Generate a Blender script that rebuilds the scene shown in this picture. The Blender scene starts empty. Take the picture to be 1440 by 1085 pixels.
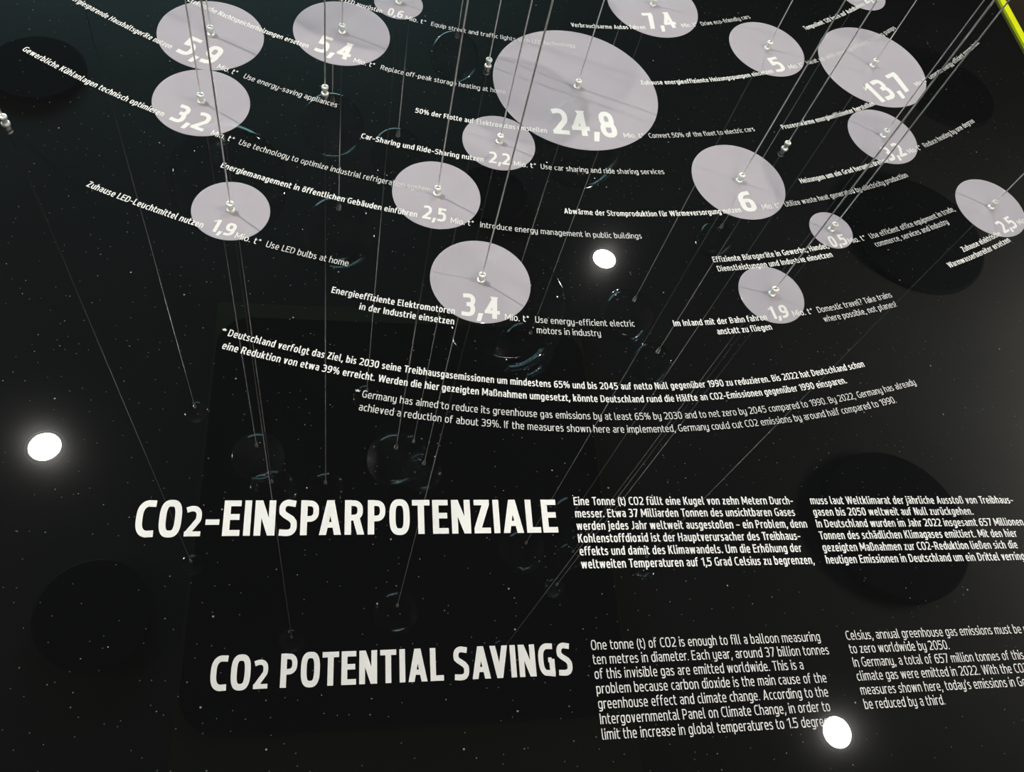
import bpy, bmesh, math, random
from mathutils import Matrix, Vector

C = bpy.context.scene.collection
random.seed(5)
PI = math.pi
Z0 = 0.78                      # height of the tabletop above the floor

# ------------------------------------------------------------------ camera, world, exposure
cam_data = bpy.data.cameras.new('camera')
cam_data.sensor_width = 36.0
cam_data.sensor_fit = 'HORIZONTAL'
cam_data.lens = 1202.05 * 36.0 / 1440.0
cam_data.clip_start = 0.02
cam = bpy.data.objects.new('camera', cam_data)
C.objects.link(cam)
_r = Vector((0.97972672, -0.07786915, 0.18458589))
_u = Vector((-0.02377205, 0.86967371, 0.49305429))
_f = Vector((0.19892321, 0.48744644, -0.85019146))
M = Matrix((( _r.x, _u.x, -_f.x, -0.30155), (_r.y, _u.y, -_f.y, -2.08955), (_r.z, _u.z, -_f.z, Z0 + 0.85), (0, 0, 0, 1)))
cam.matrix_world = M
sc = bpy.context.scene
sc.camera = cam

world = bpy.data.worlds.new('world')
sc.world = world
world.use_nodes = True
world.node_tree.nodes['Background'].inputs[0].default_value = (0.02, 0.021, 0.024, 1)
world.node_tree.nodes['Background'].inputs[1].default_value = 0.3

sc.view_settings.view_transform = 'Standard'
sc.view_settings.look = 'None'
sc.view_settings.exposure = 0.0
sc.view_settings.gamma = 1.0
sc.view_settings.use_curve_mapping = False
sc.cycles.caustics_reflective = False
sc.cycles.caustics_refractive = False
sc.cycles.sample_clamp_indirect = 0.0
sc.cycles.blur_glossy = 0.0

CEIL = 2.34                    # ceiling height above the tabletop
# lamp positions (x, y), light strength
LAMPS = [(-1.38, -0.582, 1700.0, 'ceiling downlight mirrored as the white spot at far left of the tabletop'),
         (0.962, 0.462, 1020.0, 'ceiling downlight mirrored as the small white spot below the disc marked 6'),
         (1.582, -1.747, 950.0, 'ceiling downlight mirrored as the white spot at the end of the English text'),
         (0.25, -3.0, 60.0, 'ceiling downlight behind the viewer at the front of the table')]

# ------------------------------------------------------------------ helpers
def link(o, parent=None):
    C.objects.link(o)
    if parent is not None:
        o.parent = parent
    return o

def tag(o, label=None, cat=None, group=None, kind=None):
    if label: o['label'] = label
    if cat: o['category'] = cat
    if group: o['group'] = group
    if kind: o['kind'] = kind
    return o

def empty(name, loc):
    o = bpy.data.objects.new(name, None)
    o.location = loc
    o.empty_display_size = 0.02
    return link(o)

def obj(name, bm, mat, parent=None, smooth=False):
    me = bpy.data.meshes.new(name)
    bm.to_mesh(me); bm.free()
    me.materials.append(mat)
    if smooth:
        for p in me.polygons: p.use_smooth = True
    return link(bpy.data.objects.new(name, me), parent)

def box(bm, x0, x1, y0, y1, z0, z1):
    v = [bm.verts.new(p) for p in ((x0,y0,z0),(x1,y0,z0),(x1,y1,z0),(x0,y1,z0),(x0,y0,z1),(x1,y0,z1),(x1,y1,z1),(x0,y1,z1))]
    for f in ((3,2,1,0),(4,5,6,7),(0,1,5,4),(1,2,6,5),(2,3,7,6),(3,0,4,7)):
        bm.faces.new([v[i] for i in f])

def lathe(bm, prof, n=24, cx=0.0, cy=0.0):
    """profile of (radius, z); closed on the axis where radius is 0"""
    rings = []
    for r, z in prof:
        if r < 1e-9:
            rings.append([bm.verts.new((cx, cy, z))])
        else:
            rings.append([bm.verts.new((cx + r*math.cos(2*PI*i/n), cy + r*math.sin(2*PI*i/n), z)) for i in range(n)])
    for a, b in zip(rings, rings[1:]):
        for i in range(n):
            j = (i+1) % n
            if len(a) == 1 and len(b) == 1: continue
            if len(a) == 1: bm.faces.new((a[0], b[j], b[i]))
            elif len(b) == 1: bm.faces.new((a[i], a[j], b[0]))
            else: bm.faces.new((a[i], a[j], b[j], b[i]))

def rounded(w0, w1, h0, h1, r, n=10):
    pts = []
    for cx, cy, a0 in ((w1-r, h1-r, 0), (w0+r, h1-r, 90), (w0+r, h0+r, 180), (w1-r, h0+r, 270)):
        for i in range(n+1):
            a = math.radians(a0 + 90*i/n)
            pts.append((cx + r*math.cos(a), cy + r*math.sin(a)))
    return pts

def prism(bm, pts, z0, z1):
    a = [bm.verts.new((x, y, z0)) for x, y in pts]
    b = [bm.verts.new((x, y, z1)) for x, y in pts]
    bm.faces.new(list(reversed(a))); bm.faces.new(b)
    n = len(pts)
    for i in range(n):
        j = (i+1) % n
        bm.faces.new((a[i], a[j], b[j], b[i]))

# ------------------------------------------------------------------ materials
def principled(name, col, rough=0.5, metal=0.0, spec=0.5, coat=0.0, coat_rough=0.2):
    m = bpy.data.materials.new(name)
    m.use_nodes = True
    b = m.node_tree.nodes['Principled BSDF']
    b.inputs['Base Color'].default_value = (*col, 1)
    b.inputs['Roughness'].default_value = rough
    b.inputs['Metallic'].default_value = metal
    b.inputs['Specular IOR Level'].default_value = spec
    b.inputs['Coat Weight'].default_value = coat
    b.inputs['Coat Roughness'].default_value = coat_rough
    return m

def noisy(name, c0, c1, scale, rough=0.8, bump=0.0, spec=0.3):
    m = principled(name, c0, rough, spec=spec)
    nt = m.node_tree; b = nt.nodes['Principled BSDF']
    tc = nt.nodes.new('ShaderNodeTexCoord')
    no = nt.nodes.new('ShaderNodeTexNoise'); no.inputs['Scale'].default_value = scale; no.inputs['Detail'].default_value = 5
    ra = nt.nodes.new('ShaderNodeValToRGB')
    ra.color_ramp.elements[0].position = 0.35; ra.color_ramp.elements[1].position = 0.65
    ra.color_ramp.elements[0].color = (*c0, 1); ra.color_ramp.elements[1].color = (*c1, 1)
    nt.links.new(tc.outputs['Object'], no.inputs['Vector'])
    nt.links.new(no.outputs['Fac'], ra.inputs['Fac'])
    nt.links.new(ra.outputs['Color'], b.inputs['Base Color'])
    if bump:
        bu = nt.nodes.new('ShaderNodeBump'); bu.inputs['Strength'].default_value = bump
        nt.links.new(no.outputs['Fac'], bu.inputs['Height']); nt.links.new(bu.outputs['Normal'], b.inputs['Normal'])
    return m

def gloss_black():
    """black lacquer with settled dust specks"""
    m = principled('black_lacquer', (0.0042, 0.0042, 0.0043), 0.0, spec=0.5, coat=0.008, coat_rough=0.11)
    m.node_tree.nodes['Principled BSDF'].inputs['IOR'].default_value = 1.85
    nt = m.node_tree; b = nt.nodes['Principled BSDF']
    tc = nt.nodes.new('ShaderNodeTexCoord')
    col = None
    prev = None
    for scale, size, dens, val in ((42.0, 0.028, 0.84, (0.11, 0.11, 0.11)), (85.0, 0.05, 0.80, (0.06, 0.06, 0.06)), (17.0, 0.016, 0.80, (0.2, 0.2, 0.2))):
        vo = nt.nodes.new('ShaderNodeTexVoronoi'); vo.voronoi_dimensions = '2D'
        vo.inputs['Scale'].default_value = scale
        nt.links.new(tc.outputs['Object'], vo.inputs['Vector'])
        lt = nt.nodes.new('ShaderNodeMath'); lt.operation = 'LESS_THAN'; lt.inputs[1].default_value = size
        nt.links.new(vo.outputs['Distance'], lt.inputs[0])
        sp = nt.nodes.new('ShaderNodeSeparateColor'); nt.links.new(vo.outputs['Color'], sp.inputs[0])
        gt = nt.nodes.new('ShaderNodeMath'); gt.operation = 'GREATER_THAN'; gt.inputs[1].default_value = dens
        nt.links.new(sp.outputs[0], gt.inputs[0])
        mu = nt.nodes.new('ShaderNodeMath'); mu.operation = 'MULTIPLY'
        nt.links.new(lt.outputs[0], mu.inputs[0]); nt.links.new(gt.outputs[0], mu.inputs[1])
        mx = nt.nodes.new('ShaderNodeMix'); mx.data_type = 'RGBA'
        nt.links.new(mu.outputs[0], mx.inputs['Factor'])
        if prev is None: mx.inputs['A'].default_value = (0.0042, 0.0042, 0.0043, 1)
        else: nt.links.new(prev, mx.inputs['A'])
        mx.inputs['B'].default_value = (*val, 1)
        prev = mx.outputs['Result']
    nt.links.new(prev, b.inputs['Base Color'])
    return m

def emitter(name, col, strength):
    m = bpy.data.materials.new(name); m.use_nodes = True
    nt = m.node_tree; nt.nodes.remove(nt.nodes['Principled BSDF'])
    e = nt.nodes.new('ShaderNodeEmission'); e.inputs[0].default_value = (*col, 1); e.inputs[1].default_value = strength
    nt.links.new(e.outputs[0], nt.nodes['Material Output'].inputs['Surface'])
    return m

def clear_film(name):
    """thin clear plastic shell: lets most light through, mirrors at grazing angles"""
    m = bpy.data.materials.new(name); m.use_nodes = True
    nt = m.node_tree; nt.nodes.remove(nt.nodes['Principled BSDF'])
    tr = nt.nodes.new('ShaderNodeBsdfTransparent'); tr.inputs[0].default_value = (0.88, 0.89, 0.90, 1)
    gl = nt.nodes.new('ShaderNodeBsdfGlossy'); gl.inputs['Roughness'].default_value = 0.03
    fr = nt.nodes.new('ShaderNodeFresnel'); ge = nt.nodes.new('ShaderNodeNewGeometry')
    mr = nt.nodes.new('ShaderNodeMapRange')      # same film seen from inside: inverse index on back faces
    mr.inputs['To Min'].default_value = 1.6; mr.inputs['To Max'].default_value = 1/1.6
    nt.links.new(ge.outputs['Backfacing'], mr.inputs['Value']); nt.links.new(mr.outputs[0], fr.inputs['IOR'])
    mx = nt.nodes.new('ShaderNodeMixShader')
    nt.links.new(fr.outputs[0], mx.inputs[0]); nt.links.new(tr.outputs[0], mx.inputs[1]); nt.links.new(gl.outputs[0], mx.inputs[2])
    nt.links.new(mx.outputs[0], nt.nodes['Material Output'].inputs['Surface'])
    return m

MAT = {
    'black': gloss_black(),
    'disc': principled('lilac_grey_print', (0.395, 0.366, 0.398), 0.0),
    'white': principled('white_print', (0.77, 0.76, 0.73), 0.0),
    'soft_white': principled('light_print', (0.60, 0.59, 0.57), 0.0),
    'yellow': principled('lime_yellow_lacquer', (0.58, 0.63, 0.004), 0.35),
    'steel': principled('steel_wire', (0.92, 0.90, 0.86), 0.55, metal=0.85),
    'nickel': principled('nickel_plate', (0.90, 0.89, 0.84), 0.45, metal=0.7),
    'dark': principled('dark_recess', (0.03, 0.03, 0.03), 0.6),
    'glass': clear_film('clear_plastic_film'),
    'screen': emitter('assumed_screen_glow', (0.45, 0.88, 0.95), 12.0),
    'uplight': [emitter('added_uplight_glow', (1.0, 0.97, 0.90), 120.0), emitter('added_uplight_glow', (1.0, 0.97, 0.90), 400.0)],
    'tube': emitter('assumed_tube_glow', (1.0, 0.97, 0.92), 150.0),
    'floor': noisy('dark_brown_floor', (0.030, 0.020, 0.012), (0.018, 0.011, 0.007), 3.0, 0.6),
    'wall': noisy('charcoal_wall', (0.085, 0.083, 0.08), (0.07, 0.069, 0.067), 2.0, 0.9),
    'ceil': noisy('dark_grey_ceiling', (0.155, 0.155, 0.145), (0.135, 0.135, 0.125), 1.5, 0.9),
    'olive': principled('olive_canopy_board', (0.20, 0.22, 0.10), 0.7),
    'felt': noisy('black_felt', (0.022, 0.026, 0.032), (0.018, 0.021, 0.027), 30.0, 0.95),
    'ring': principled('white_lamp_ring', (0.5, 0.5, 0.5), 0.5),
    'pedestal': principled('black_laminate', (0.02, 0.02, 0.02), 0.4),
}

# ------------------------------------------------------------------ room
RX0, RX1, RY0, RY1 = -3.6, 4.2, -4.4, 3.8
RH = Z0 + CEIL
def slab(name, mat, *b):
    bm = bmesh.new(); box(bm, *b)
    return tag(obj(name, bm, mat), kind='structure')
slab('floor', MAT['floor'], RX0, RX1, RY0, RY1, -0.1, 0.0)
slab('ceiling', MAT['ceil'], RX0, RX1, RY0, RY1, RH, RH + 0.1)
slab('wall_left', MAT['wall'], RX0 - 0.1, RX0, RY0 - 0.1, RY1 + 0.1, -0.1, RH + 0.1)
slab('wall_right', MAT['wall'], RX1, RX1 + 0.1, RY0 - 0.1, RY1 + 0.1, -0.1, RH + 0.1)
slab('wall_back', MAT['wall'], RX0, RX1, RY1, RY1 + 0.1, -0.1, RH + 0.1)
slab('wall_front', MAT['wall'], RX0, RX1, RY0 - 0.1, RY0, -0.1, RH + 0.1)

# canopy board under the ceiling, mirrored in the tabletop
cn = empty('ceiling_canopy', (0, 0, RH))
tag(cn, 'dark rounded canopy panel with olive border mirrored in the black tabletop', 'canopy')
bm = bmesh.new(); box(bm, -0.812, 0.785, -2.05, 0.10, -0.03, 0.0)
obj('border_board', bm, MAT['olive'], cn)
bm = bmesh.new(); prism(bm, rounded(-0.800, 0.772, -1.64, 0.02, 0.14), -0.042, -0.03)
obj('inset_panel', bm, MAT['felt'], cn)

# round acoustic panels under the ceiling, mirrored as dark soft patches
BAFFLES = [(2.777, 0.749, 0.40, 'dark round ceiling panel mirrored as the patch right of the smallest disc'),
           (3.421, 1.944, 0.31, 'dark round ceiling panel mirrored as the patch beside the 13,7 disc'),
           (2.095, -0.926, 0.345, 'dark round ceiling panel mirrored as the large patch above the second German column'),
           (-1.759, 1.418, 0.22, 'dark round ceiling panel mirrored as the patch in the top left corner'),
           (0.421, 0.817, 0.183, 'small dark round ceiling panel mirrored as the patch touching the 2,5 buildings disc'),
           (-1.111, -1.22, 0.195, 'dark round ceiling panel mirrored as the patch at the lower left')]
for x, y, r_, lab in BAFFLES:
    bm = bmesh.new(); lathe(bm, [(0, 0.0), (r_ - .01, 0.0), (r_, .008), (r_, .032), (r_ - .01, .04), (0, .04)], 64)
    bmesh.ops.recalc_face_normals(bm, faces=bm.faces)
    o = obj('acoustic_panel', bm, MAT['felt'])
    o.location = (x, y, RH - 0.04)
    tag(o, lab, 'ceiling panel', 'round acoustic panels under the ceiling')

# downlights
for k, (x, y, s, lab) in enumerate(LAMPS):
    t = empty('ceiling_downlight', (x, y, RH))
    tag(t, lab, 'lamp', 'downlights set in the ceiling')
    bm = bmesh.new(); lathe(bm, [(0.0, 0.0), (0.072, 0.0), (0.072, -0.012), (0.066, -0.016), (0.057, -0.016), (0.056, -0.004), (0.0, -0.004)][::-1], 40)
    obj('trim_ring', bm, MAT['ring'], t)
    bm = bmesh.new(); lathe(bm, [(0.055, -0.012), (0.0, -0.0125)], 40)
    obj('lens', bm, emitter('lens_glow', (1.0, 0.955, 0.90), 300.0), t)
    bm = bmesh.new(); lathe(bm, [(0.02, -0.0125), (0.02, -0.0145), (0.0, -0.015)], 32)
    obj('bulb', bm, emitter('bulb_glow', (1.0, 0.955, 0.90), s * 7.0), t)

# assumed wall screen and tube lamp, unseen, added to give the spheres their glints
t = empty('assumed_screen', (-1.35, RY1 - 0.001, Z0 + 1.5))
tag(t, 'assumed unseen cyan wall screen giving the blue-green arcs on the clear spheres', 'screen')
bm = bmesh.new(); box(bm, -1.75, 1.75, -0.06, 0.0, -0.6, 0.6)
obj('housing', bm, MAT['pedestal'], t)
bm = bmesh.new(); box(bm, -1.7, 1.7, -0.064, -0.06, -0.55, 0.55)
obj('display', bm, MAT['screen'], t)
for k, (x, sgn, lab) in enumerate(((RX0, 1, 'added unseen uplight on the left wall brightening the ceiling'), (RX1, -1, 'added unseen uplight on the right wall brightening the ceiling'))):
    t = empty('added_uplight', (x + sgn*0.002, -0.9, 2.25))  # added lamps, unseen, brighten the ceiling that the tabletop mirrors
    tag(t, lab, 'lamp', 'added uplights on the side walls')
    bm = bmesh.new(); box(bm, min(0, sgn*.12), max(0, sgn*.12), -0.7, 0.7, -0.08, 0.0)
    obj('housing', bm, MAT['pedestal'], t)
    bm = bmesh.new(); box(bm, min(sgn*.02, sgn*.10), max(sgn*.02, sgn*.10), -0.66, 0.66, 0.0, 0.004)
    obj('lens', bm, MAT['uplight'][k], t)
t = empty('assumed_tube_lamp', (0.2, -3.3, RH))  # assumed lamp, added for the white streaks on the spheres
tag(t, 'assumed unseen tube lamp on the ceiling giving the short white streaks on the spheres', 'lamp')
bm = bmesh.new(); box(bm, -0.85, 0.85, -0.05, 0.05, -0.04, 0.0)
obj('housing', bm, MAT['pedestal'], t)
bm = bmesh.new(); box(bm, -0.8, 0.8, -0.008, 0.008, -0.056, -0.04)
obj('tube', bm, MAT['tube'], t)

# ------------------------------------------------------------------ table
TX0, TX1, TY0, TY1 = -0.908, 0.908, -2.16, -0.25
table = empty('exhibition_table', (0, 0, Z0))
tag(table, 'large glossy black exhibition table printed with white German and English text', 'table')
bm = bmesh.new(); box(bm, TX0, TX1, TY0, TY1, -0.03, 0.0)
obj('tabletop', bm, MAT['black'], table)
bm = bmesh.new()
rh, rw = 0.0047, 0.0135
box(bm, TX1, TX1 + rw, TY0 - rw, TY1 + rw, -0.034, rh)
box(bm, TX0 - rw, TX0, TY0 - rw, TY1 + rw, -0.034, rh)
box(bm, TX0, TX1, TY1, TY1 + rw, -0.034, rh)
box(bm, TX0, TX1, TY0 - rw, TY0, -0.034, rh)
tag(obj('rim', bm, MAT['yellow'], table), 'lime yellow raised rim')
bm = bmesh.new(); box(bm, TX0 + 0.10, TX1 - 0.10, TY0 + 0.25, TY1 - 0.10, -Z0, -0.03)
obj('pedestal', bm, MAT['pedestal'], table)

# ------------------------------------------------------------------ lettering
# condensed sans letters drawn with strokes of even width; cap height 1
def arc(cx, cy, rx, ry, a0, a1, n=9, p=2.5):
    out = []
    for i in range(n+1):
        a = math.radians(a0 + (a1-a0)*i/n); c, s = math.cos(a), math.sin(a)
        out.append((cx + rx*math.copysign(abs(c)**(2/p), c), cy + ry*math.copysign(abs(s)**(2/p), s)))
    return out
def bowl(x0, x1, y0, y1, a0, a1, n=12, p=2.6):
    return arc((x0+x1)/2, (y0+y1)/2, (x1-x0)/2, (y1-y0)/2, a0, a1, n, p)
def glyphs(W, T, q=1.0):
    """W, T: stem and bar thickness; q: sampling of the curves"""
    h = W/2; g = T/2; X = .74; o = .012
    N = lambda n: max(4, int(n*q))
    def B(x0, x1, y0, y1, a0, a1, n=12, p=2.6): return bowl(x0, x1, y0, y1, a0, a1, N(n), p)
    def ring(x0, x1, y0, y1, p=2.9): return (W*.97, B(x0+h, x1-h, y0+g, y1-g, 0, 360, 32, p))
    def V(x, y0, y1): return (W, [(x, y0), (x, y1)])
    def H(y, x0, x1): return (T, [(x0, y), (x1, y)])
    def P(*pts): return ('poly', list(pts))
    def D(xa, ya, xb, yb, w): return P((xa, ya), (xa+w, ya), (xb+w, yb), (xb, yb))
    dw = W*1.06
    def S(w, y):
        return [(W*.92, [(w-.05, y-.105)] + B(h-.01, w-.02, y*.53, y-g+o, 95, 200, 10, 2.5) + [(w*.31, y*.585), (w*.69, y*.46)] + B(.02, w-h+.01, -o+g, y*.50, 20, -100, 10, 2.5) + [(.02, .085)])]
    def Cc(w, y): return [(W*.93, [(w-.01, y-.085)] + B(h, w+.19, -o+g, y+o-g, 100, 260, 16, 2.8) + [(w-.01, .085)])]
    def arch(x0, w, top=X): return (W*.96, B(x0+h, x0+w-h, top-.46, top-g+o, 158, 0, 10, 2.7) + [(x0+w-h, 0)])
    def cup(w): return (W*.96, [(h, X)] + B(h, w-h, g-o, .46, 180, 338, 10, 2.7))
    dot = lambda x: P((x-h*1.05, .86), (x+h*1.05, .86), (x+h*1.05, 1.04), (x-h*1.05, 1.04))
    A = 1.04
    low = {
     'a': (.47, [V(.47-h, 0, X*.6), (W*.95, [(.05, X-.075), (.12, X-.06)] + B(.0, .47-h, X-.36, X-g+o, 100, 0, 10, 2.6) + [(.47-h, X*.5)]), (T*.95, [(.47-h, .43)] + B(h, .62, g-o, .43, 95, 265, 12, 2.6) + [(.47-h, .075)])]),
     'b': (.51, [V(h, 0, A), ring(0, .51, -o, X+o)]),
     'c': (.41, Cc(.41, X)),
     'd': (.51, [V(.51-h, 0, A), ring(0, .51, -o, X+o)]),
     'e': (.50, [(W*.95, [(.50-h, .37)] + B(h, .50-h, g-o, X-g+o, 8, 262, 22, 2.7) + [(.46, .07)]), (T*.85, [(h, .36), (.50, .36)])]),
     'f': (.33, [(W*.96, [(.35, A-g-.01), (.29, A-g+.005)] + B(.10, .48, .60, A-g, 120, 180, 6, 2.6) + [(.10, 0)]), H(X-g, -.01, .32)]),
     'g': (.51, [ring(0, .51, -o, X+o), (W*.96, [(.51-h, X)] + B(.04, .51-h, -.25+g, .16, 0, -95, 10, 2.6) + [(.06, -.235+g)])]),
     'h': (.50, [V(h, 0, A), arch(0, .50)]),
     'i': (W, [V(h, 0, X), dot(h)]),
     'j': (W+.03, [(W*.96, [(h+.03, X)] + B(-.25, h+.03, -.25+g, .14, 0, -90, 8, 2.6)), dot(h+.03)]),
     'k': (.48, [V(h, 0, A), D(h+.02, .34, .48-dw*1.05, X, dw*1.05), D(.48-dw*1.05, 0, h+.05, .42, dw*1.05)]),
     'l': (W+.09, [(W*.96, [(h, A)] + B(h, h+.28, g-o, .3, 180, 265, 6, 2.6) + [(W+.09, g-o)])]),
     'm': (.77, [V(h, 0, X), arch(0, .385+h), arch(.385-h, .385+h)]),
     'n': (.50, [V(h, 0, X), arch(0, .50)]),
     'o': (.52, [ring(0, .52, -o, X+o)]),
     'p': (.51, [V(h, -.25, X), ring(0, .51, -o, X+o)]),
     'q': (.51, [V(.51-h, -.25, X), ring(0, .51, -o, X+o)]),
     'r': (.33, [V(h, 0, X), (W*.96, B(h, .58, X-.42, X-g+o, 160, 95, 6, 2.6) + [(.35, X-g+.005)])]),
     's': (.42, S(.42, X)),
     't': (.34, [(W*.96, [(.10, .95)] + B(.10, .48, g-o, .42, 180, 262, 7, 2.6) + [(.35, g+.0)]), H(X-g, -.01, .33)]),
     'u': (.50, [V(.50-h, 0, X), cup(.50)]),
     'v': (.47, [D(0, X, .235-dw/2, 0, dw), D(.47-dw, X, .235-dw/2, 0, dw)]),
     'w': (.74, [D(0, X, .20-dw/2, 0, dw*.95), D(.37-dw/2, X, .20-dw/2, 0, dw*.95), D(.37-dw/2, X, .54-dw/2, 0, dw*.95), D(.74-dw, X, .54-dw/2, 0, dw*.95)]),
     'x': (.48, [D(0, 0, .48-dw*1.1, X, dw*1.1), D(.48-dw*1.1, 0, 0, X, dw*1.1)]),
     'y': (.50, [cup(.50), (W*.96, [(.50-h, X)] + B(.04, .50-h, -.25+g, .16, 0, -95, 10, 2.6) + [(.07, -.235+g)])]),
     'z': (.43, [H(X-g, .02, .42), H(g, 0, .43), D(0, T*.9, .42-dw*1.2, X-T*.9, dw*1.2)]),
     '\u00df': (.55, [(W*.96, [(h, 0), (h, .70)] + B(h, .50-h, .52, A-g, 180, -60, 14, 2.6) + [(.27, .585)] + B(.0, .55-h, g-o, .59, 75, -95, 12, 2.6) + [(.22, .05)])]),
    }
    um = lambda w, y: [P((w/2-.16-h*.2, y), (w/2-.16+W*.9, y), (w/2-.16+W*.9, y+.16), (w/2-.16-h*.2, y+.16)), P((w/2+.16-W*.9, y), (w/2+.16+h*.2, y), (w/2+.16+h*.2, y+.16), (w/2+.16-W*.9, y+.16))]
    for u, b_ in (('\u00e4', 'a'), ('\u00f6', 'o'), ('\u00fc', 'u')):
        low[u] = (low[b_][0], low[b_][1] + um(low[b_][0], .85))
    ax = dw
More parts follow.
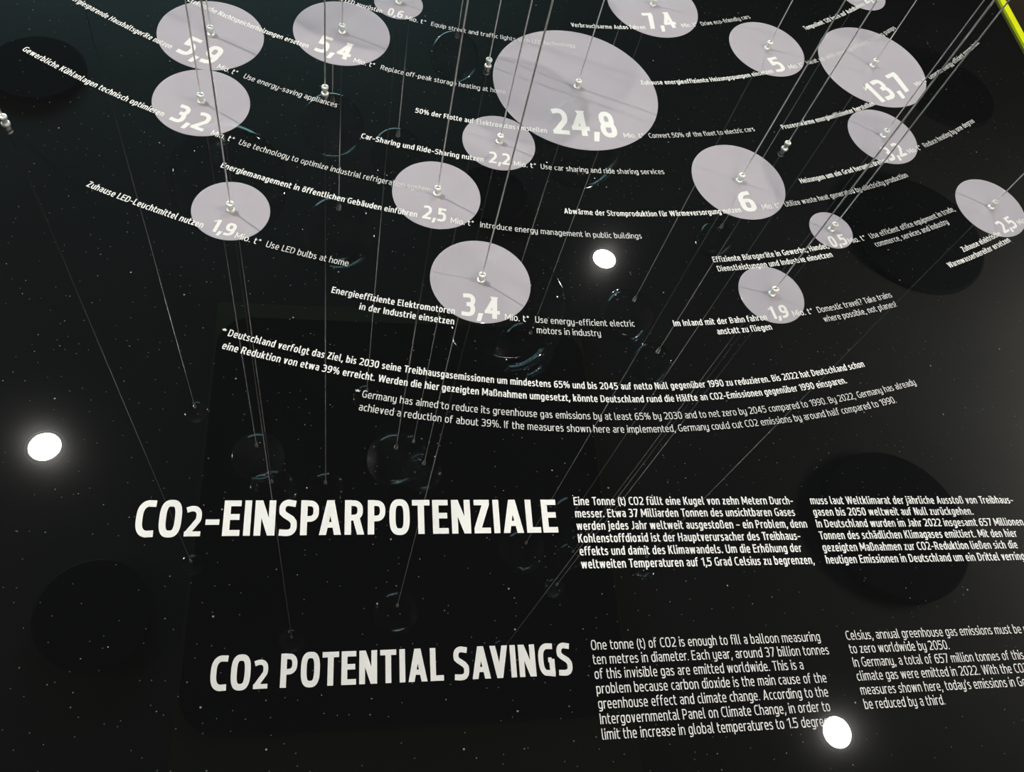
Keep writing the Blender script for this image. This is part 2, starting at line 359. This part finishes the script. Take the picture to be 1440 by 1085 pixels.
    cap = {
     'I': (W, [V(h, 0, 1)]),
     'J': (.36, [(W*.96, [(.36-h, 1)] + B(-.16, .36-h, g-o, .5, 0, -88, 8, 2.6) + [(0, g-o)])]),
     'E': (.49, [V(h, 0, 1), H(1-g, h, .49), H(g, h, .49), H(.53, h, .46)]),
     'F': (.48, [V(h, 0, 1), H(1-g, h, .48), H(.49, h, .45)]),
     'L': (.46, [V(h, 0, 1), H(g, h, .46)]),
     'T': (.55, [V(.275, 0, 1), H(1-g, 0, .55)]),
     'H': (.60, [V(h, 0, 1), V(.60-h, 0, 1), H(.52, h, .60-h)]),
     'N': (.60, [V(h, 0, 1), V(.60-h, 0, 1), D(0, 1, .60-W-.02, 0, W+.02)]),
     'M': (.78, [V(h, 0, 1), V(.78-h, 0, 1), D(0, 1, .39-dw/2, .22, dw), D(.78-dw, 1, .39-dw/2, .22, dw)]),
     'K': (.58, [V(h, 0, 1), D(h+.02, .45, .57-dw*1.1, 1, dw*1.1), D(.59-dw*1.1, 0, h+.07, .56, dw*1.1)]),
     'Z': (.52, [H(1-g, .02, .51), H(g, 0, .52), D(0, T*.9, .51-dw*1.12, 1-T*.9, dw*1.12)]),
     'A': (.65, [D(0, 0, .325-ax*.52, 1, ax), D(.65-ax, 0, .325-ax*.48, 1, ax), (T*.95, [(.13, .285), (.52, .285)])]),
     'V': (.64, [D(0, 1, .32-ax*.5, 0, ax), D(.64-ax, 1, .32-ax*.5, 0, ax)]),
     'W': (.94, [D(0, 1, .25-ax*.5, 0, ax*.95), D(.47-ax*.5, 1, .25-ax*.5, 0, ax*.95), D(.47-ax*.5, 1, .69-ax*.5, 0, ax*.95), D(.94-ax*.95, 1, .69-ax*.5, 0, ax*.95)]),
     'U': (.60, [(W*.97, [(h, 1)] + B(h, .60-h, g-o, .56, 180, 360, 16, 2.8) + [(.60-h, 1)])]),
     'P': (.55, [V(h, 0, 1), (T, [(h, 1-g)] + B(-.05, .55-h, .37+g, 1-g, 70, -70, 12, 2.6) + [(h, .37+g)])]),
     'B': (.57, [V(h, 0, 1), (T, [(h, 1-g)] + B(-.05, .54-h, .48, 1-g, 70, -70, 12, 2.6) + [(h, .50)]), (T, [(h, .52)] + B(-.05, .57-h, g, .54, 70, -70, 12, 2.6) + [(h, g)])]),
     'D': (.60, [V(h, 0, 1), (T*1.04, [(h, 1-g)] + B(-.15, .60-h, g, 1-g, 72, -72, 16, 3.0) + [(h, g)])]),
     'R': (.59, [V(h, 0, 1), (T, [(h, 1-g)] + B(-.05, .56-h, .40+g, 1-g, 70, -70, 12, 2.6) + [(h, .40+g)]), D(.59-dw*1.04, 0, .24, .46, dw*1.04)]),
     'O': (.63, [ring(0, .63, -o, 1+o)]),
     'C': (.54, Cc(.54, 1)),
     'G': (.59, [(W*.93, [(.55, .915)] + B(h, .74, -o+g, 1+o-g, 100, 245, 16, 2.8) + [(.49, .07), (.59-h, .11)]), V(.59-h, .04, .52), (T*.9, [(.36, .49), (.59-h, .49)])]),
     'S': (.53, S(.53, 1)),
     '-': (.40, [(T*.92, [(.01, .39), (.40, .39)])]), '\u2013': (.50, [(T*.92, [(.0, .40), (.50, .40)])]),
     ' ': (.19, []),
     ',': (.17, [P((.03, W*.95), (.03+W*1.0, W*.95), (.03+W*.5, -.19), (-.04, -.19))]),
     '.': (W+.02, [P((0, 0), (W*1.05, 0), (W*1.05, W*1.0), (0, W*1.0))]),
     ':': (W+.02, [P((0, 0), (W, 0), (W, W), (0, W)), P((0, .5), (W, .5), (W, .5+W), (0, .5+W))]),
     '!': (W+.02, [P((0, 0), (W, 0), (W, W*.95), (0, W*.95)), V(h, .29, 1)]),
     "'": (W*.8, [V(h*.8, .70, 1.02)]),
     '/': (.42, [D(0, -.06, .42-dw, 1.05, dw)]),
     '(': (.22, [(W*.9, arc(.40, .42, .40-h, .64, 118, 242, N(8), 2.2))]),
     ')': (.22, [(W*.9, arc(-.18, .42, .40-h, .64, 62, -62, N(8), 2.2))]),
     '*': (.36, [(T*.72, [(.18+.17*math.cos(math.radians(90+72*k)), .80+.18*math.sin(math.radians(90+72*k))), (.18, .80)]) for k in range(5)]),
     '?': (.44, [(W*.95, [(.02, .915)] + B(.0, .44-h, .50, 1-g+o, 100, -50, 10, 2.4) + [(.20, .44), (.20, .27)]), P((.20-h, 0), (.20+h, 0), (.20+h, W*.95), (.20-h, W*.95))]),
     '%': (.86, [(W*.75, B(W*.38, .36-W*.38, .46, 1-g*.8, 0, 360, 20, 2.5)), (W*.75, B(.50+W*.38, .86-W*.38, g*.8, .54, 0, 360, 20, 2.5)), D(.17, 0, .69-dw*.75, 1, dw*.75)]),
     '0': (.57, [(W*.98, B(h, .57-h, -o+g, 1+o-g, 0, 360, 32, 2.9))]),
     '1': (.39, [V(.39-h, 0, 1), P((.39-W, 1), (.39-W, 1-T*1.25), (0, .72-(T-.1)*.3), (.03, .86), (.39-W*.75, 1))]),
     '2': (.55, [(W*.95, [(.02, .88)] + B(0, .55-h, .42, 1-g+o, 105, -30, 14, 2.4) + [(h*1.1, .11)]), H(g, 0, .55)]),
     '3': (.54, [(W*.95, [(.02, .905)] + B(.0, .53-h, .52, 1-g+o, 100, -65, 12, 2.4) + [(.18, .53)]), (W*.95, [(.18, .53)] + B(.0, .54-h, -o+g, .55, 65, -100, 12, 2.4) + [(0, .085)])]),
     '4': (.61, [D(0, .30, .33, 1, dw), P((.50-W-.10*(W>.15), 1), (.50, 1), (.50, 0), (.50-W, 0), (.50-W, .8)), (T, [(0, .29), (.61, .29)])]),
     '5': (.55, [V(h+.02, .47, 1), H(1-g, .02, .52), (W*.95, [(.03, .56), (.12, .585)] + B(.0, .55-h, -o+g, .60, 80, -100, 14, 2.5) + [(0, .085)])]),
     '6': (.57, [(W*.98, B(h, .57-h, -o+g, .63-g, 0, 360, 28, 2.6)), (W*.96, B(h, .80, -o+g, 1.0-g, 180, 104, 12, 2.5) + [(.53, .925)])]),
     '7': (.53, [H(1-g, 0, .53), P((.53, 1), (.53-dw*1.12, 1), (.53-dw*1.12, .86), (.10, 0), (.10+dw*1.05, 0), (.53, .80))]),
     '8': (.57, [(W*.93, B(h+.02, .55-h, .53-g+.02, 1+o-g, 0, 360, 28, 2.4)), (W*.95, B(h, .57-h, -o+g, .58-g+.02, 0, 360, 28, 2.4))]),
     '9': (.57, [(W*.98, B(h, .57-h, .37+g, 1+o-g, 0, 360, 28, 2.6)), (W*.96, B(-.23, .57-h, g, 1+o-g, 0, -76, 12, 2.5) + [(.04, .075)])]),
    }
    cap.update(low)
    return cap
FACE = {'display': glyphs(.195, .165), 'bold': glyphs(.165, .138, .62), 'light': glyphs(.122, .108, .62)}
TRACK = {'display': .105, 'bold': .108, 'light': .118}
KERN = {'PA': .10, 'AV': .10, 'VI': .02, 'TE': .02, 'LE': .04, 'OT': .03, 'Te': .08, 'Ta': .08, 'Tr': .07, 'To': .08, 'We': .05, 'Wa': .05, 'Ve': .05, 'r.': .06, ',7': .03, 'L ': .04, 'f ': -.03}
def stroke_faces(w, pts):
    """quad strip around a polyline, mitred joins"""
    pts = [p for i, p in enumerate(pts) if i == 0 or math.dist(p, pts[i-1]) > 1e-5]
    closed = math.dist(pts[0], pts[-1]) < 1e-6
    if closed: pts = pts[:-1]
    n = len(pts); L = []; R = []
    for i in range(n):
        a = pts[i-1] if (i > 0 or closed) else None
        b = pts[(i+1) % n] if (i < n-1 or closed) else None
        p = pts[i]
        ns = []
        for q0, q1 in ((a, p), (p, b)):
            if q0 is None or q1 is None: continue
            dx, dy = q1[0]-q0[0], q1[1]-q0[1]; l = math.hypot(dx, dy) or 1
            ns.append((-dy/l, dx/l))
        nx = sum(k[0] for k in ns)/len(ns); ny = sum(k[1] for k in ns)/len(ns)
        m = max(nx*nx + ny*ny, 0.35)
        nx /= m; ny /= m
        L.append((p[0]+nx*w/2, p[1]+ny*w/2)); R.append((p[0]-nx*w/2, p[1]-ny*w/2))
    q = []
    for i in range(n if closed else n-1):
        j = (i+1) % n
        q.append([L[i], R[i], R[j], L[j]])
    return q
def type_faces(text, face):
    """list of (layer, polygon) in cap heights; overlapping strokes of a letter get their own layer"""
    x = 0.0; faces = []; G = FACE[face]
    for i, ch in enumerate(text):
        key, s = ch, 1.0
        if ch == '\u2082': key, s = '2', 0.83
        adv, parts = G[key]
        for k, p in enumerate(parts):
            fs = [p[1]] if p[0] == 'poly' else stroke_faces(*p)
            for f in fs: faces.append((k, [(x + a*s, b*s) for a, b in f]))
        x += adv*s + TRACK[face]
        if i + 1 < len(text): x -= KERN.get(ch + text[i+1], 0.0)
    return faces
def display_faces(text): return type_faces(text, 'display')
def extent(faces):
    xs = [p[0] for _, f in faces for p in f]
    return min(xs), max(xs)
SQ = 0.88                       # usual condensing of the running text
ZT = 0.0007                     # print sits just above discs and tabletop

def add_faces(bm, faces, fn, origin=(0, 0)):
    for k, f in faces:
        pts = []
        for p in f:
            q = fn(*p)
            pts.append((q[0]-origin[0], q[1]-origin[1], ZT + k*8e-6))
        ar = sum(pts[i-1][0]*pts[i][1]-pts[i][0]*pts[i-1][1] for i in range(len(pts)))
        if abs(ar) < 1e-13: continue
        if ar < 0: pts.reverse()
        bm.faces.new([bm.verts.new(p) for p in pts])

def on_arc(bm, faces, r, a0, a1, cap, origin=(0, 0)):
    """a0/a1: degrees from the near axis, + to the right; a0 may be None"""
    x0, x1 = extent(faces)
    if a0 is None: a0 = a1 - math.degrees((x1-x0)*cap*SQ/r)
    k = math.radians(a1-a0)/(x1-x0)
    def fn(x, y):
        a = math.radians(a0) + (x-x0)*k; rho = r - y*cap
        return rho*math.sin(a), -rho*math.cos(a)
    add_faces(bm, faces, fn, origin)
    return k*r/cap

def on_line(bm, faces, u0, u1, v, cap):
    x0, x1 = extent(faces)
    sx = (u1-u0)/(x1-x0)
    add_faces(bm, faces, lambda x, y: (u0 + (x-x0)*sx, v + y*cap))
    return sx/cap

CAP = 0.0093
def plate_text(name, lines, mat, parent, label=None):
    bm = bmesh.new()
    for ln in lines: ln(bm)
    o = obj(name, bm, mat, parent)
    if label: o['label'] = label
    return o

# headings
def heading(text, u0, u1, v, cap):
    def f(bm):
        on_line(bm, display_faces(text), u0, u1, v, cap)
    return f
plate_text('heading', [heading('CO\u2082-EINSPARPOTENZIALE', -0.4941, -0.0661, -1.7825, 0.0378)], MAT['white'], table, 'large bold white German heading')
plate_text('heading', [heading('CO\u2082 POTENTIAL SAVINGS', -0.4104, -0.0668, -1.9302, 0.0310)], MAT['soft_white'], table, 'English heading in smaller white capitals')

# paragraphs
def para(rows, u0, v0, dv, cap, face, ref):
    """rows of one column; ref = (row, measured right end) fixes the condensing"""
    fs = [type_faces(t, face) for t in rows]
    e = extent(fs[ref[0]]); k = (ref[1]-u0)/(e[1]-e[0])
    def f(bm):
        for i, q in enumerate(fs):
            x0, x1 = extent(q)
            on_line(bm, q, u0, u0 + (x1-x0)*k, v0 - i*dv, cap)
    return f
P1 = ["Eine Tonne (t) CO2 füllt eine Kugel von zehn Metern Durch-", "messer. Etwa 37 Milliarden Tonnen des unsichtbaren Gases", "werden jedes Jahr weltweit ausgestoßen – ein Problem, denn", "Kohlenstoffdioxid ist der Hauptverursacher des Treibhaus-", "effekts und damit des Klimawandels. Um die Erhöhung der", "weltweiten Temperaturen auf 1,5 Grad Celsius zu begrenzen,"]
P2 = ["muss laut Weltklimarat der jährliche Ausstoß von Treibhaus-", "gasen bis 2050 weltweit auf Null zurückgehen.", "In Deutschland wurden im Jahr 2022 insgesamt 657 Millionen", "Tonnen des schädlichen Klimagases emittiert. Mit den hier", "gezeigten Maßnahmen zur CO2-Reduktion ließen sich die", "heutigen Emissionen in Deutschland um ein Drittel verringern."]
P3 = ["One tonne (t) of CO2 is enough to fill a balloon measuring", "ten metres in diameter. Each year, around 37 billion tonnes", "of this invisible gas are emitted worldwide. This is a", "problem because carbon dioxide is the main cause of the", "greenhouse effect and climate change. According to the", "Intergovernmental Panel on Climate Change, in order to", "limit the increase in global temperatures to 1.5 degrees"]
P4 = ["Celsius, annual greenhouse gas emissions must be reduced", "to zero worldwide by 2050.", "In Germany, a total of 657 million tonnes of this", "climate gas were emitted in 2022. With the CO2", "measures shown here, today's emissions in Germany could", "be reduced by a third."]
plate_text('paragraph', [para(P1, -0.0452, -1.7513, 0.01425, 0.0096, 'bold', (0, 0.2185))], MAT['white'], table, 'first column of the German text')
plate_text('paragraph', [para(P2, 0.2406, -1.7513, 0.01425, 0.0096, 'bold', (0, 0.5143))], MAT['white'], table, 'second column of the German text')
plate_text('paragraph', [para(P3, -0.0451, -1.9070, 0.01408, 0.0098, 'light', (0, 0.2096))], MAT['soft_white'], table, 'first column of the English text')
plate_text('paragraph', [para(P4, 0.2406, -1.9070, 0.01408, 0.0098, 'light', (1, 0.3613))], MAT['soft_white'], table, 'second column of the English text')

# footnotes on the arcs
def arc_line(text, face, r, a0, a1, cap=CAP):
    fs = type_faces(text, face)
    return lambda bm: on_arc(bm, fs, r, a0, a1, cap)
plate_text('footnote', [
    arc_line("*", 'bold', 1.6045, -15.68, -15.48),
    arc_line("Deutschland verfolgt das Ziel, bis 2030 seine Treibhausgasemissionen um mindestens 65% und bis 2045 auf netto Null gegenüber 1990 zu reduzieren. Bis 2022 hat Deutschland schon", 'bold', 1.6040, -15.38, 13.34),
    arc_line("eine Reduktion von etwa 39% erreicht. Werden die hier gezeigten Maßnahmen umgesetzt, könnte Deutschland rund die Hälfte an CO2-Emissionen gegenüber 1990 einsparen.", 'bold', 1.6216, -15.39, 11.98)], MAT['white'], table, 'two curved bold German lines under the discs')
plate_text('footnote', [
    arc_line("*", 'light', 1.6450, -9.96, -9.74),
    arc_line("Germany has aimed to reduce its greenhouse gas emissions by at least 65% by 2030 and to net zero by 2045 compared to 1990. By 2022, Germany has already", 'light', 1.6450, -9.65, 15.40),
    arc_line("achieved a reduction of about 39%. If the measures shown here are implemented, Germany could cut CO2 emissions by around half compared to 1990.", 'light', 1.6618, -9.67, 13.90)], MAT['soft_white'], table, 'two curved thin English lines under the discs')

# ------------------------------------------------------------------ discs with their figures and captions
# key: figure, x, y, radius, baseline radius, German rows, figure span, figure cap, unit span, English rows
DISCS = {
 'a': ('5,9', -.4873, -1.0499, .0711, 1.2123, [("Energiesparende Haushaltsgeräte nutzen", None, -26.3)], (-25.91, -23.35), .0380, (-23.03, -21.7), [("Use energy-saving appliances", -21.22, -14.98)]),
 'b': ('3,2', -.4874, -1.1824, .0615, 1.3265, [("Gewerbliche Kühlanlagen technisch optimieren", -32.7, -23.67)], (-23.27, -21.28), .0315, (-20.81, -19.5), [("Use technology to optimize industrial refrigeration systems", -19.18, -8.02)]),
 'c': ('1,9', -.4359, -1.3639, .0464, 1.4703, [("Zuhause LED-Leuchtmittel nutzen", -24.28, -18.52)], (-18.18, -17.07), .0200, (-16.96, -15.74), [("Use LED bulbs at home", -15.46, -11.53)]),
 'd': ('5,4', -.3087, -1.0173, .0692, 1.1162, [("Elektrische Nachtspeicherheizungen ersetzen", None, -18.6)], (-18.13, -15.51), .0357, (-15.17, -13.6), [("Replace off-peak storage heating at home", -13.15, -3.77)]),
 'e': ('0,6', -.2257, -.9367, .0369, .9970, [("Straßenbeleuchtung und Ampeln mit LED ausrüsten", None, -14.62)], (-14.15, -12.83), .0170, (-12.56, -10.75), [("Equip street and traffic lights with LED technology", -10.3, 2.59)]),
 'f': ('7,4', .1932, -.8700, .0785, .9483, [("Verbrauchsarme Autos fahren", 2.71, 10.4)], (10.7, 13.98), .0385, (14.47, 16.25), [("Drive eco-friendly cars", 16.72, 22.84)]),
 'g': ('24,8', .0370, -1.0854, .1270, 1.1856, [("50% der Flotte auf Elektroautos umstellen", -10.02, -.89)], (-.45, 4.31), .0505, (4.72, 6.25), [("Convert 50% of the fleet to electric cars", 6.63, 15.3)]),
 'h': ('2,2', -.0902, -1.2117, .0516, 1.2561, [("Car-Sharing und Ride-Sharing nutzen", -12.89, -5.23)], (-4.9, -3.55), .0210, (-3.3, -1.87), [("Use car sharing and ride sharing services", -1.57, 6.78)]),
 'i': ('2,5', -.1809, -1.3150, .0582, 1.3721, [("Energiemanagement in öffentlichen Gebäuden einführen", -19.34, -8.72)], (-8.45, -7.17), .0222, (-6.9, -5.63), [("Introduce energy management in public buildings", -5.28, 3.96)]),
 'j': ('5', .3800, -.9477, .0657, 1.0747, [("Zuhause energieeffiziente Heizungspumpen einsetzen", 7.6, 20.62)], (20.95, 22.07), .0330, (22.44, 24.1), [("Heat up with energy-efficient heating pumps", 24.57, 37.31)]),
 'k': ('13,7', .5699, -.9626, .0973, 1.1906, [("Prozesswärme energieeffizienter herstellen", 17.66, 27.22)], (27.58, 31.98), .0450, (32.6, 34.2), [("Generate energy-efficient process heat", 34.55, 43.23)]),
 'l': ('3,2', .5355, -1.1293, .0590, 1.2969, [("Heizungen um ein Grad herunterdrehen", 16.26, 24.0)], (24.2, 25.96), .0285, (26.17, 27.53), [("Reduce heating by one degree", 27.87, 33.96)]),
 'm': ('6', .2621, -1.2499, .0718, 1.3334, [("Abwärme der Stromproduktion für Wärmeversorgung nutzen", -.41, 10.95)], (11.12, 12.15), .0360, (12.49, 13.77), [("Utilize waste heat generated by electricity production", 14.14, 24.48)]),
 'n': ('0,5', .3871, -1.3314, .0333, 1.4155, [("Effiziente Bürogeräte in Gewerbe, Handel,", 7.76, 15.35), ("Dienstleistungen und Industrie einsetzen", 7.83, 15.25)], (15.59, 16.74), .0190, (16.84, 18.1), [("Use efficient office equipment in trade,", 18.44, 25.6), ("commerce, services and industry", 18.41, 24.38)]),
 'o': ('2,5', .6780, -1.2644, .0578, 1.4819, [("Zuhause elektrische", 23.69, 27.1), ("Warmwasserbereiter ersetzen", 21.98, 27.3)], (27.4, 28.77), .0225, (28.95, 30.1), [("Replace electric water heaters", 30.5, 36.0)]),
 'p': ('3,4', -.1306, -1.4523, .0635, 1.5134, [("Energieeffiziente Elektromotoren", -11.93, -6.29), ("in der Industrie einsetzen", -10.55, -6.28)], (-5.99, -4.19), .0325, (-3.95, -2.8), [("Use energy-efficient electric", -2.51, 2.36), ("motors in industry", -2.47, .59)]),
 'q': ('1,9', .2644, -1.4512, .0467, 1.5137, [("Im Inland mit der Bahn fahren", 4.36, 9.45), ("anstatt zu fliegen", 6.5, 9.48)], (9.7, 10.78), .0198, (10.97, 12.18), [("Domestic travel? Take trains", 12.46, 17.23), ("where possible, not planes!", 12.52, 17.12)]),
 'r': ('2,6', .6110, -.7656, .0455, 1.0031, [("Tempolimit 120 km/h auf Autobahnen", 27.7, 37.3)], (37.6, 39.6), .0260, (40.0, 41.5), []),
}
DISC_LABEL = {
 'a': 'lilac grey disc printed 5,9 beside the household appliances line',
 'b': 'lilac grey disc printed 3,2 touching the disc printed 5,9',
 'c': 'small grey disc printed 1,9 by the LED bulbs text',
 'd': 'lilac grey disc printed 5,4 by the storage heating text',
 'e': 'small grey disc printed 0,6 by the street lights text',
 'f': 'grey disc printed 7,4 by the eco-friendly cars text',
 'g': 'largest grey disc, printed 24,8 for electric cars',
 'h': 'grey disc printed 2,2 by the car sharing text',
 'i': 'grey disc printed 2,5 by the public buildings text',
 'j': 'grey disc printed with the single figure 5',
 'k': 'second largest grey disc, printed 13,7',
 'l': 'grey disc printed 3,2 by the reduce heating by one degree text',
 'm': 'grey disc printed with the single figure 6',
 'n': 'smallest grey disc, printed 0,5',
 'o': 'grey disc printed 2,5 by the yellow-rimmed side of the table, electric water heaters',
 'p': 'grey disc printed 3,4 nearest the footnotes, by the electric motors text',
 'q': 'small grey disc printed 1,9 by the trains not planes text',
 'r': 'grey disc cut off by the top of the photo by the Tempolimit text',
}
DROW = 0.0154
for key, (fig, x, y, R, rb, de, span, cap, us, en) in DISCS.items():
    d = bmesh.new(); lathe(d, [(0, 0.0), (R, 0.0), (R, 0.0002), (R - 0.0003, 0.0004), (0, 0.0004)][::1], 128)
    bmesh.ops.recalc_face_normals(d, faces=d.faces)
    disc = obj('disc', d, MAT['disc'])
    disc.location = (x, y, Z0)
    tag(disc, DISC_LABEL[key], 'disc', 'grey discs on the black table')
    bm = bmesh.new(); on_arc(bm, display_faces(fig), rb, span[0], span[1], cap, (x, y))
    obj('figure', bm, MAT['white'], disc)
    bm = bmesh.new(); on_arc(bm, type_faces('Mio. t*', 'light'), rb, us[0], us[1], CAP, (x, y))
    obj('unit', bm, MAT['white'], disc)
    plate_text('caption', [arc_line(t, 'bold', rb + i*DROW, a0, a1) for i, (t, a0, a1) in enumerate(de)], MAT['white'], table, 'bold German caption')
    if en:
        plate_text('caption', [arc_line(t, 'light', rb + i*DROW, a0, a1) for i, (t, a0, a1) in enumerate(en)], MAT['soft_white'], table, 'thin English caption')

# ------------------------------------------------------------------ wires with anchors and clear spheres
# (x, y), height of the sphere's centre above the table, sphere radius, label
_D = lambda k: DISCS[k][1:4]
def dd(k, h): x, y, R = _D(k); return (x, y, h, R)
TETHERS = [
 (*dd('a', 1.639), 'steel wire with clear sphere anchored on the disc printed 5,9'),
 (*dd('b', 1.106), 'steel wire with clear sphere anchored on the 3,2 disc touching the 5,9 disc'),
 (*dd('c', 2.200), 'steel wire with clear sphere anchored on the 1,9 LED bulbs disc'),
 (*dd('d', 0.450), 'steel wire with clear sphere anchored on the disc printed 5,4'),
 (*dd('e', 1.245), 'steel wire with clear sphere anchored on the disc printed 0,6'),
 (*dd('f', 1.073), 'steel wire with clear sphere anchored on the disc printed 7,4'),
 (*dd('g', 0.590), 'steel wire with the largest clear sphere anchored on the 24,8 disc'),
 (*dd('h', 1.127), 'steel wire with clear sphere anchored on the disc printed 2,2'),
 (*dd('i', 0.828), 'steel wire with clear sphere anchored on the 2,5 public buildings disc'),
 (*dd('j', 0.783), 'steel wire with clear sphere anchored on the disc printed 5'),
 (*dd('k', 2.112), 'steel wire with clear sphere anchored on the disc printed 13,7'),
 (*dd('l', 2.066), 'steel wire with clear sphere anchored on the 3,2 reduce heating disc'),
 (*dd('m', 1.634), 'steel wire with clear sphere anchored on the disc printed 6'),
 (*dd('n', 1.757), 'steel wire with small clear sphere anchored on the disc printed 0,5'),
 (*dd('o', 1.727), 'steel wire with clear sphere anchored on the 2,5 water heaters disc'),
 (*dd('p', 1.541), 'steel wire with clear sphere anchored on the disc printed 3,4'),
 (*dd('q', 2.089), 'steel wire with clear sphere anchored on the 1,9 trains disc'),
 (*dd('r', 0.694), 'steel wire with clear sphere anchored on the Tempolimit disc'),
 (-.3293, -1.1462, 1.405, .055, 'steel wire with clear sphere anchored on bare black below the 5,4 disc'),
 (-.7102, -1.2482, 1.721, .033, 'steel wire with small clear sphere anchored alone at the far left of the table'),
 (-.0959, -1.0574, 1.314, .040, 'steel wire with clear sphere anchored on black just left of the 24,8 disc'),
 (.3536, -1.1755, 0.629, .045, 'steel wire with clear sphere anchored on bare black beside the 6 disc'),
 (-.6796, -.9468, 1.327, .030, 'steel wire running down to a small bright dot left of the German footnote'),
 (-.5336, -.8170, 0.551, .118, 'steel wire whose big clear sphere is mirrored around the 1,9 LED bulbs disc'),
 (-.1007, -.7439, 0.244, .046, 'steel wire whose clear sphere is mirrored left of the upper 24,8 disc edge'),
 (.1981, -.7415, 0.439, .095, 'steel wire whose clear sphere is mirrored below the 24,8 disc'),
 (-.3250, -.8200, 0.369, .060, 'steel wire whose clear sphere is mirrored below the 5,4 disc'),
 (-.2000, -.8430, 0.411, .052, 'steel wire whose clear sphere is mirrored left of the 2,5 public buildings disc'),
]
def anchor_bm():
    bm = bmesh.new()
    lathe(bm, [(0, 0), (.0054, 0), (.0054, .0016), (.0047, .0026), (.0034, .0032), (.0034, .0088), (.0044, .0092), (.0048, .0098), (.0048, .0126), (.0042, .0133), (.0012, .0133), (.0011, .0122), (0, .0122)], 28)
    bmesh.ops.recalc_face_normals(bm, faces=bm.faces)
    return bm
def slot_bm():
    bm = bmesh.new(); box(bm, -.0034, -.0012, -.0005, .0005, .0131, .01345); box(bm, .0012, .0034, -.0005, .0005, .0131, .01345)
    return bm
def sphere_bm(R):
    bm = bmesh.new()
    bmesh.ops.create_uvsphere(bm, u_segments=56, v_segments=32, radius=R)
    return bm
def wire_bm(h):
    bm = bmesh.new(); lathe(bm, [(0, .0125), (.0009, .0125), (.0009, h), (0, h)], 10)
    bmesh.ops.recalc_face_normals(bm, faces=bm.faces)
    return bm
def fitting_bm(h):
    bm = bmesh.new(); lathe(bm, [(.0012, h-.016), (.0030, h-.013), (.0042, h-.002), (.0042, h+.002), (0, h+.003)], 16)
    bmesh.ops.recalc_face_normals(bm, faces=bm.faces)
    return bm
first = None
for x, y, hc, R, lab in TETHERS:
    on_disc = any(abs(x-v[1]) < 1e-6 and abs(y-v[2]) < 1e-6 for v in DISCS.values())
    t = empty('tethered_sphere', (x, y, Z0 + (0.0005 if on_disc else 0.0)))
    tag(t, lab, 'wire and sphere', 'wires rising from the table')
    if first is None:
        a = obj('anchor', anchor_bm(), MAT['nickel'], t); s = obj('slot', slot_bm(), MAT['dark'], a)
        first = (a, s)
    else:
        a = link(first[0].copy(), t); s = link(first[1].copy(), a)
    obj('wire', wire_bm(hc - R), MAT['steel'], t, True)
    sp = obj('sphere', sphere_bm(R), MAT['glass'], t, True); sp.location = (0, 0, hc)
    obj('fitting', fitting_bm(hc - R), MAT['nickel'], t)
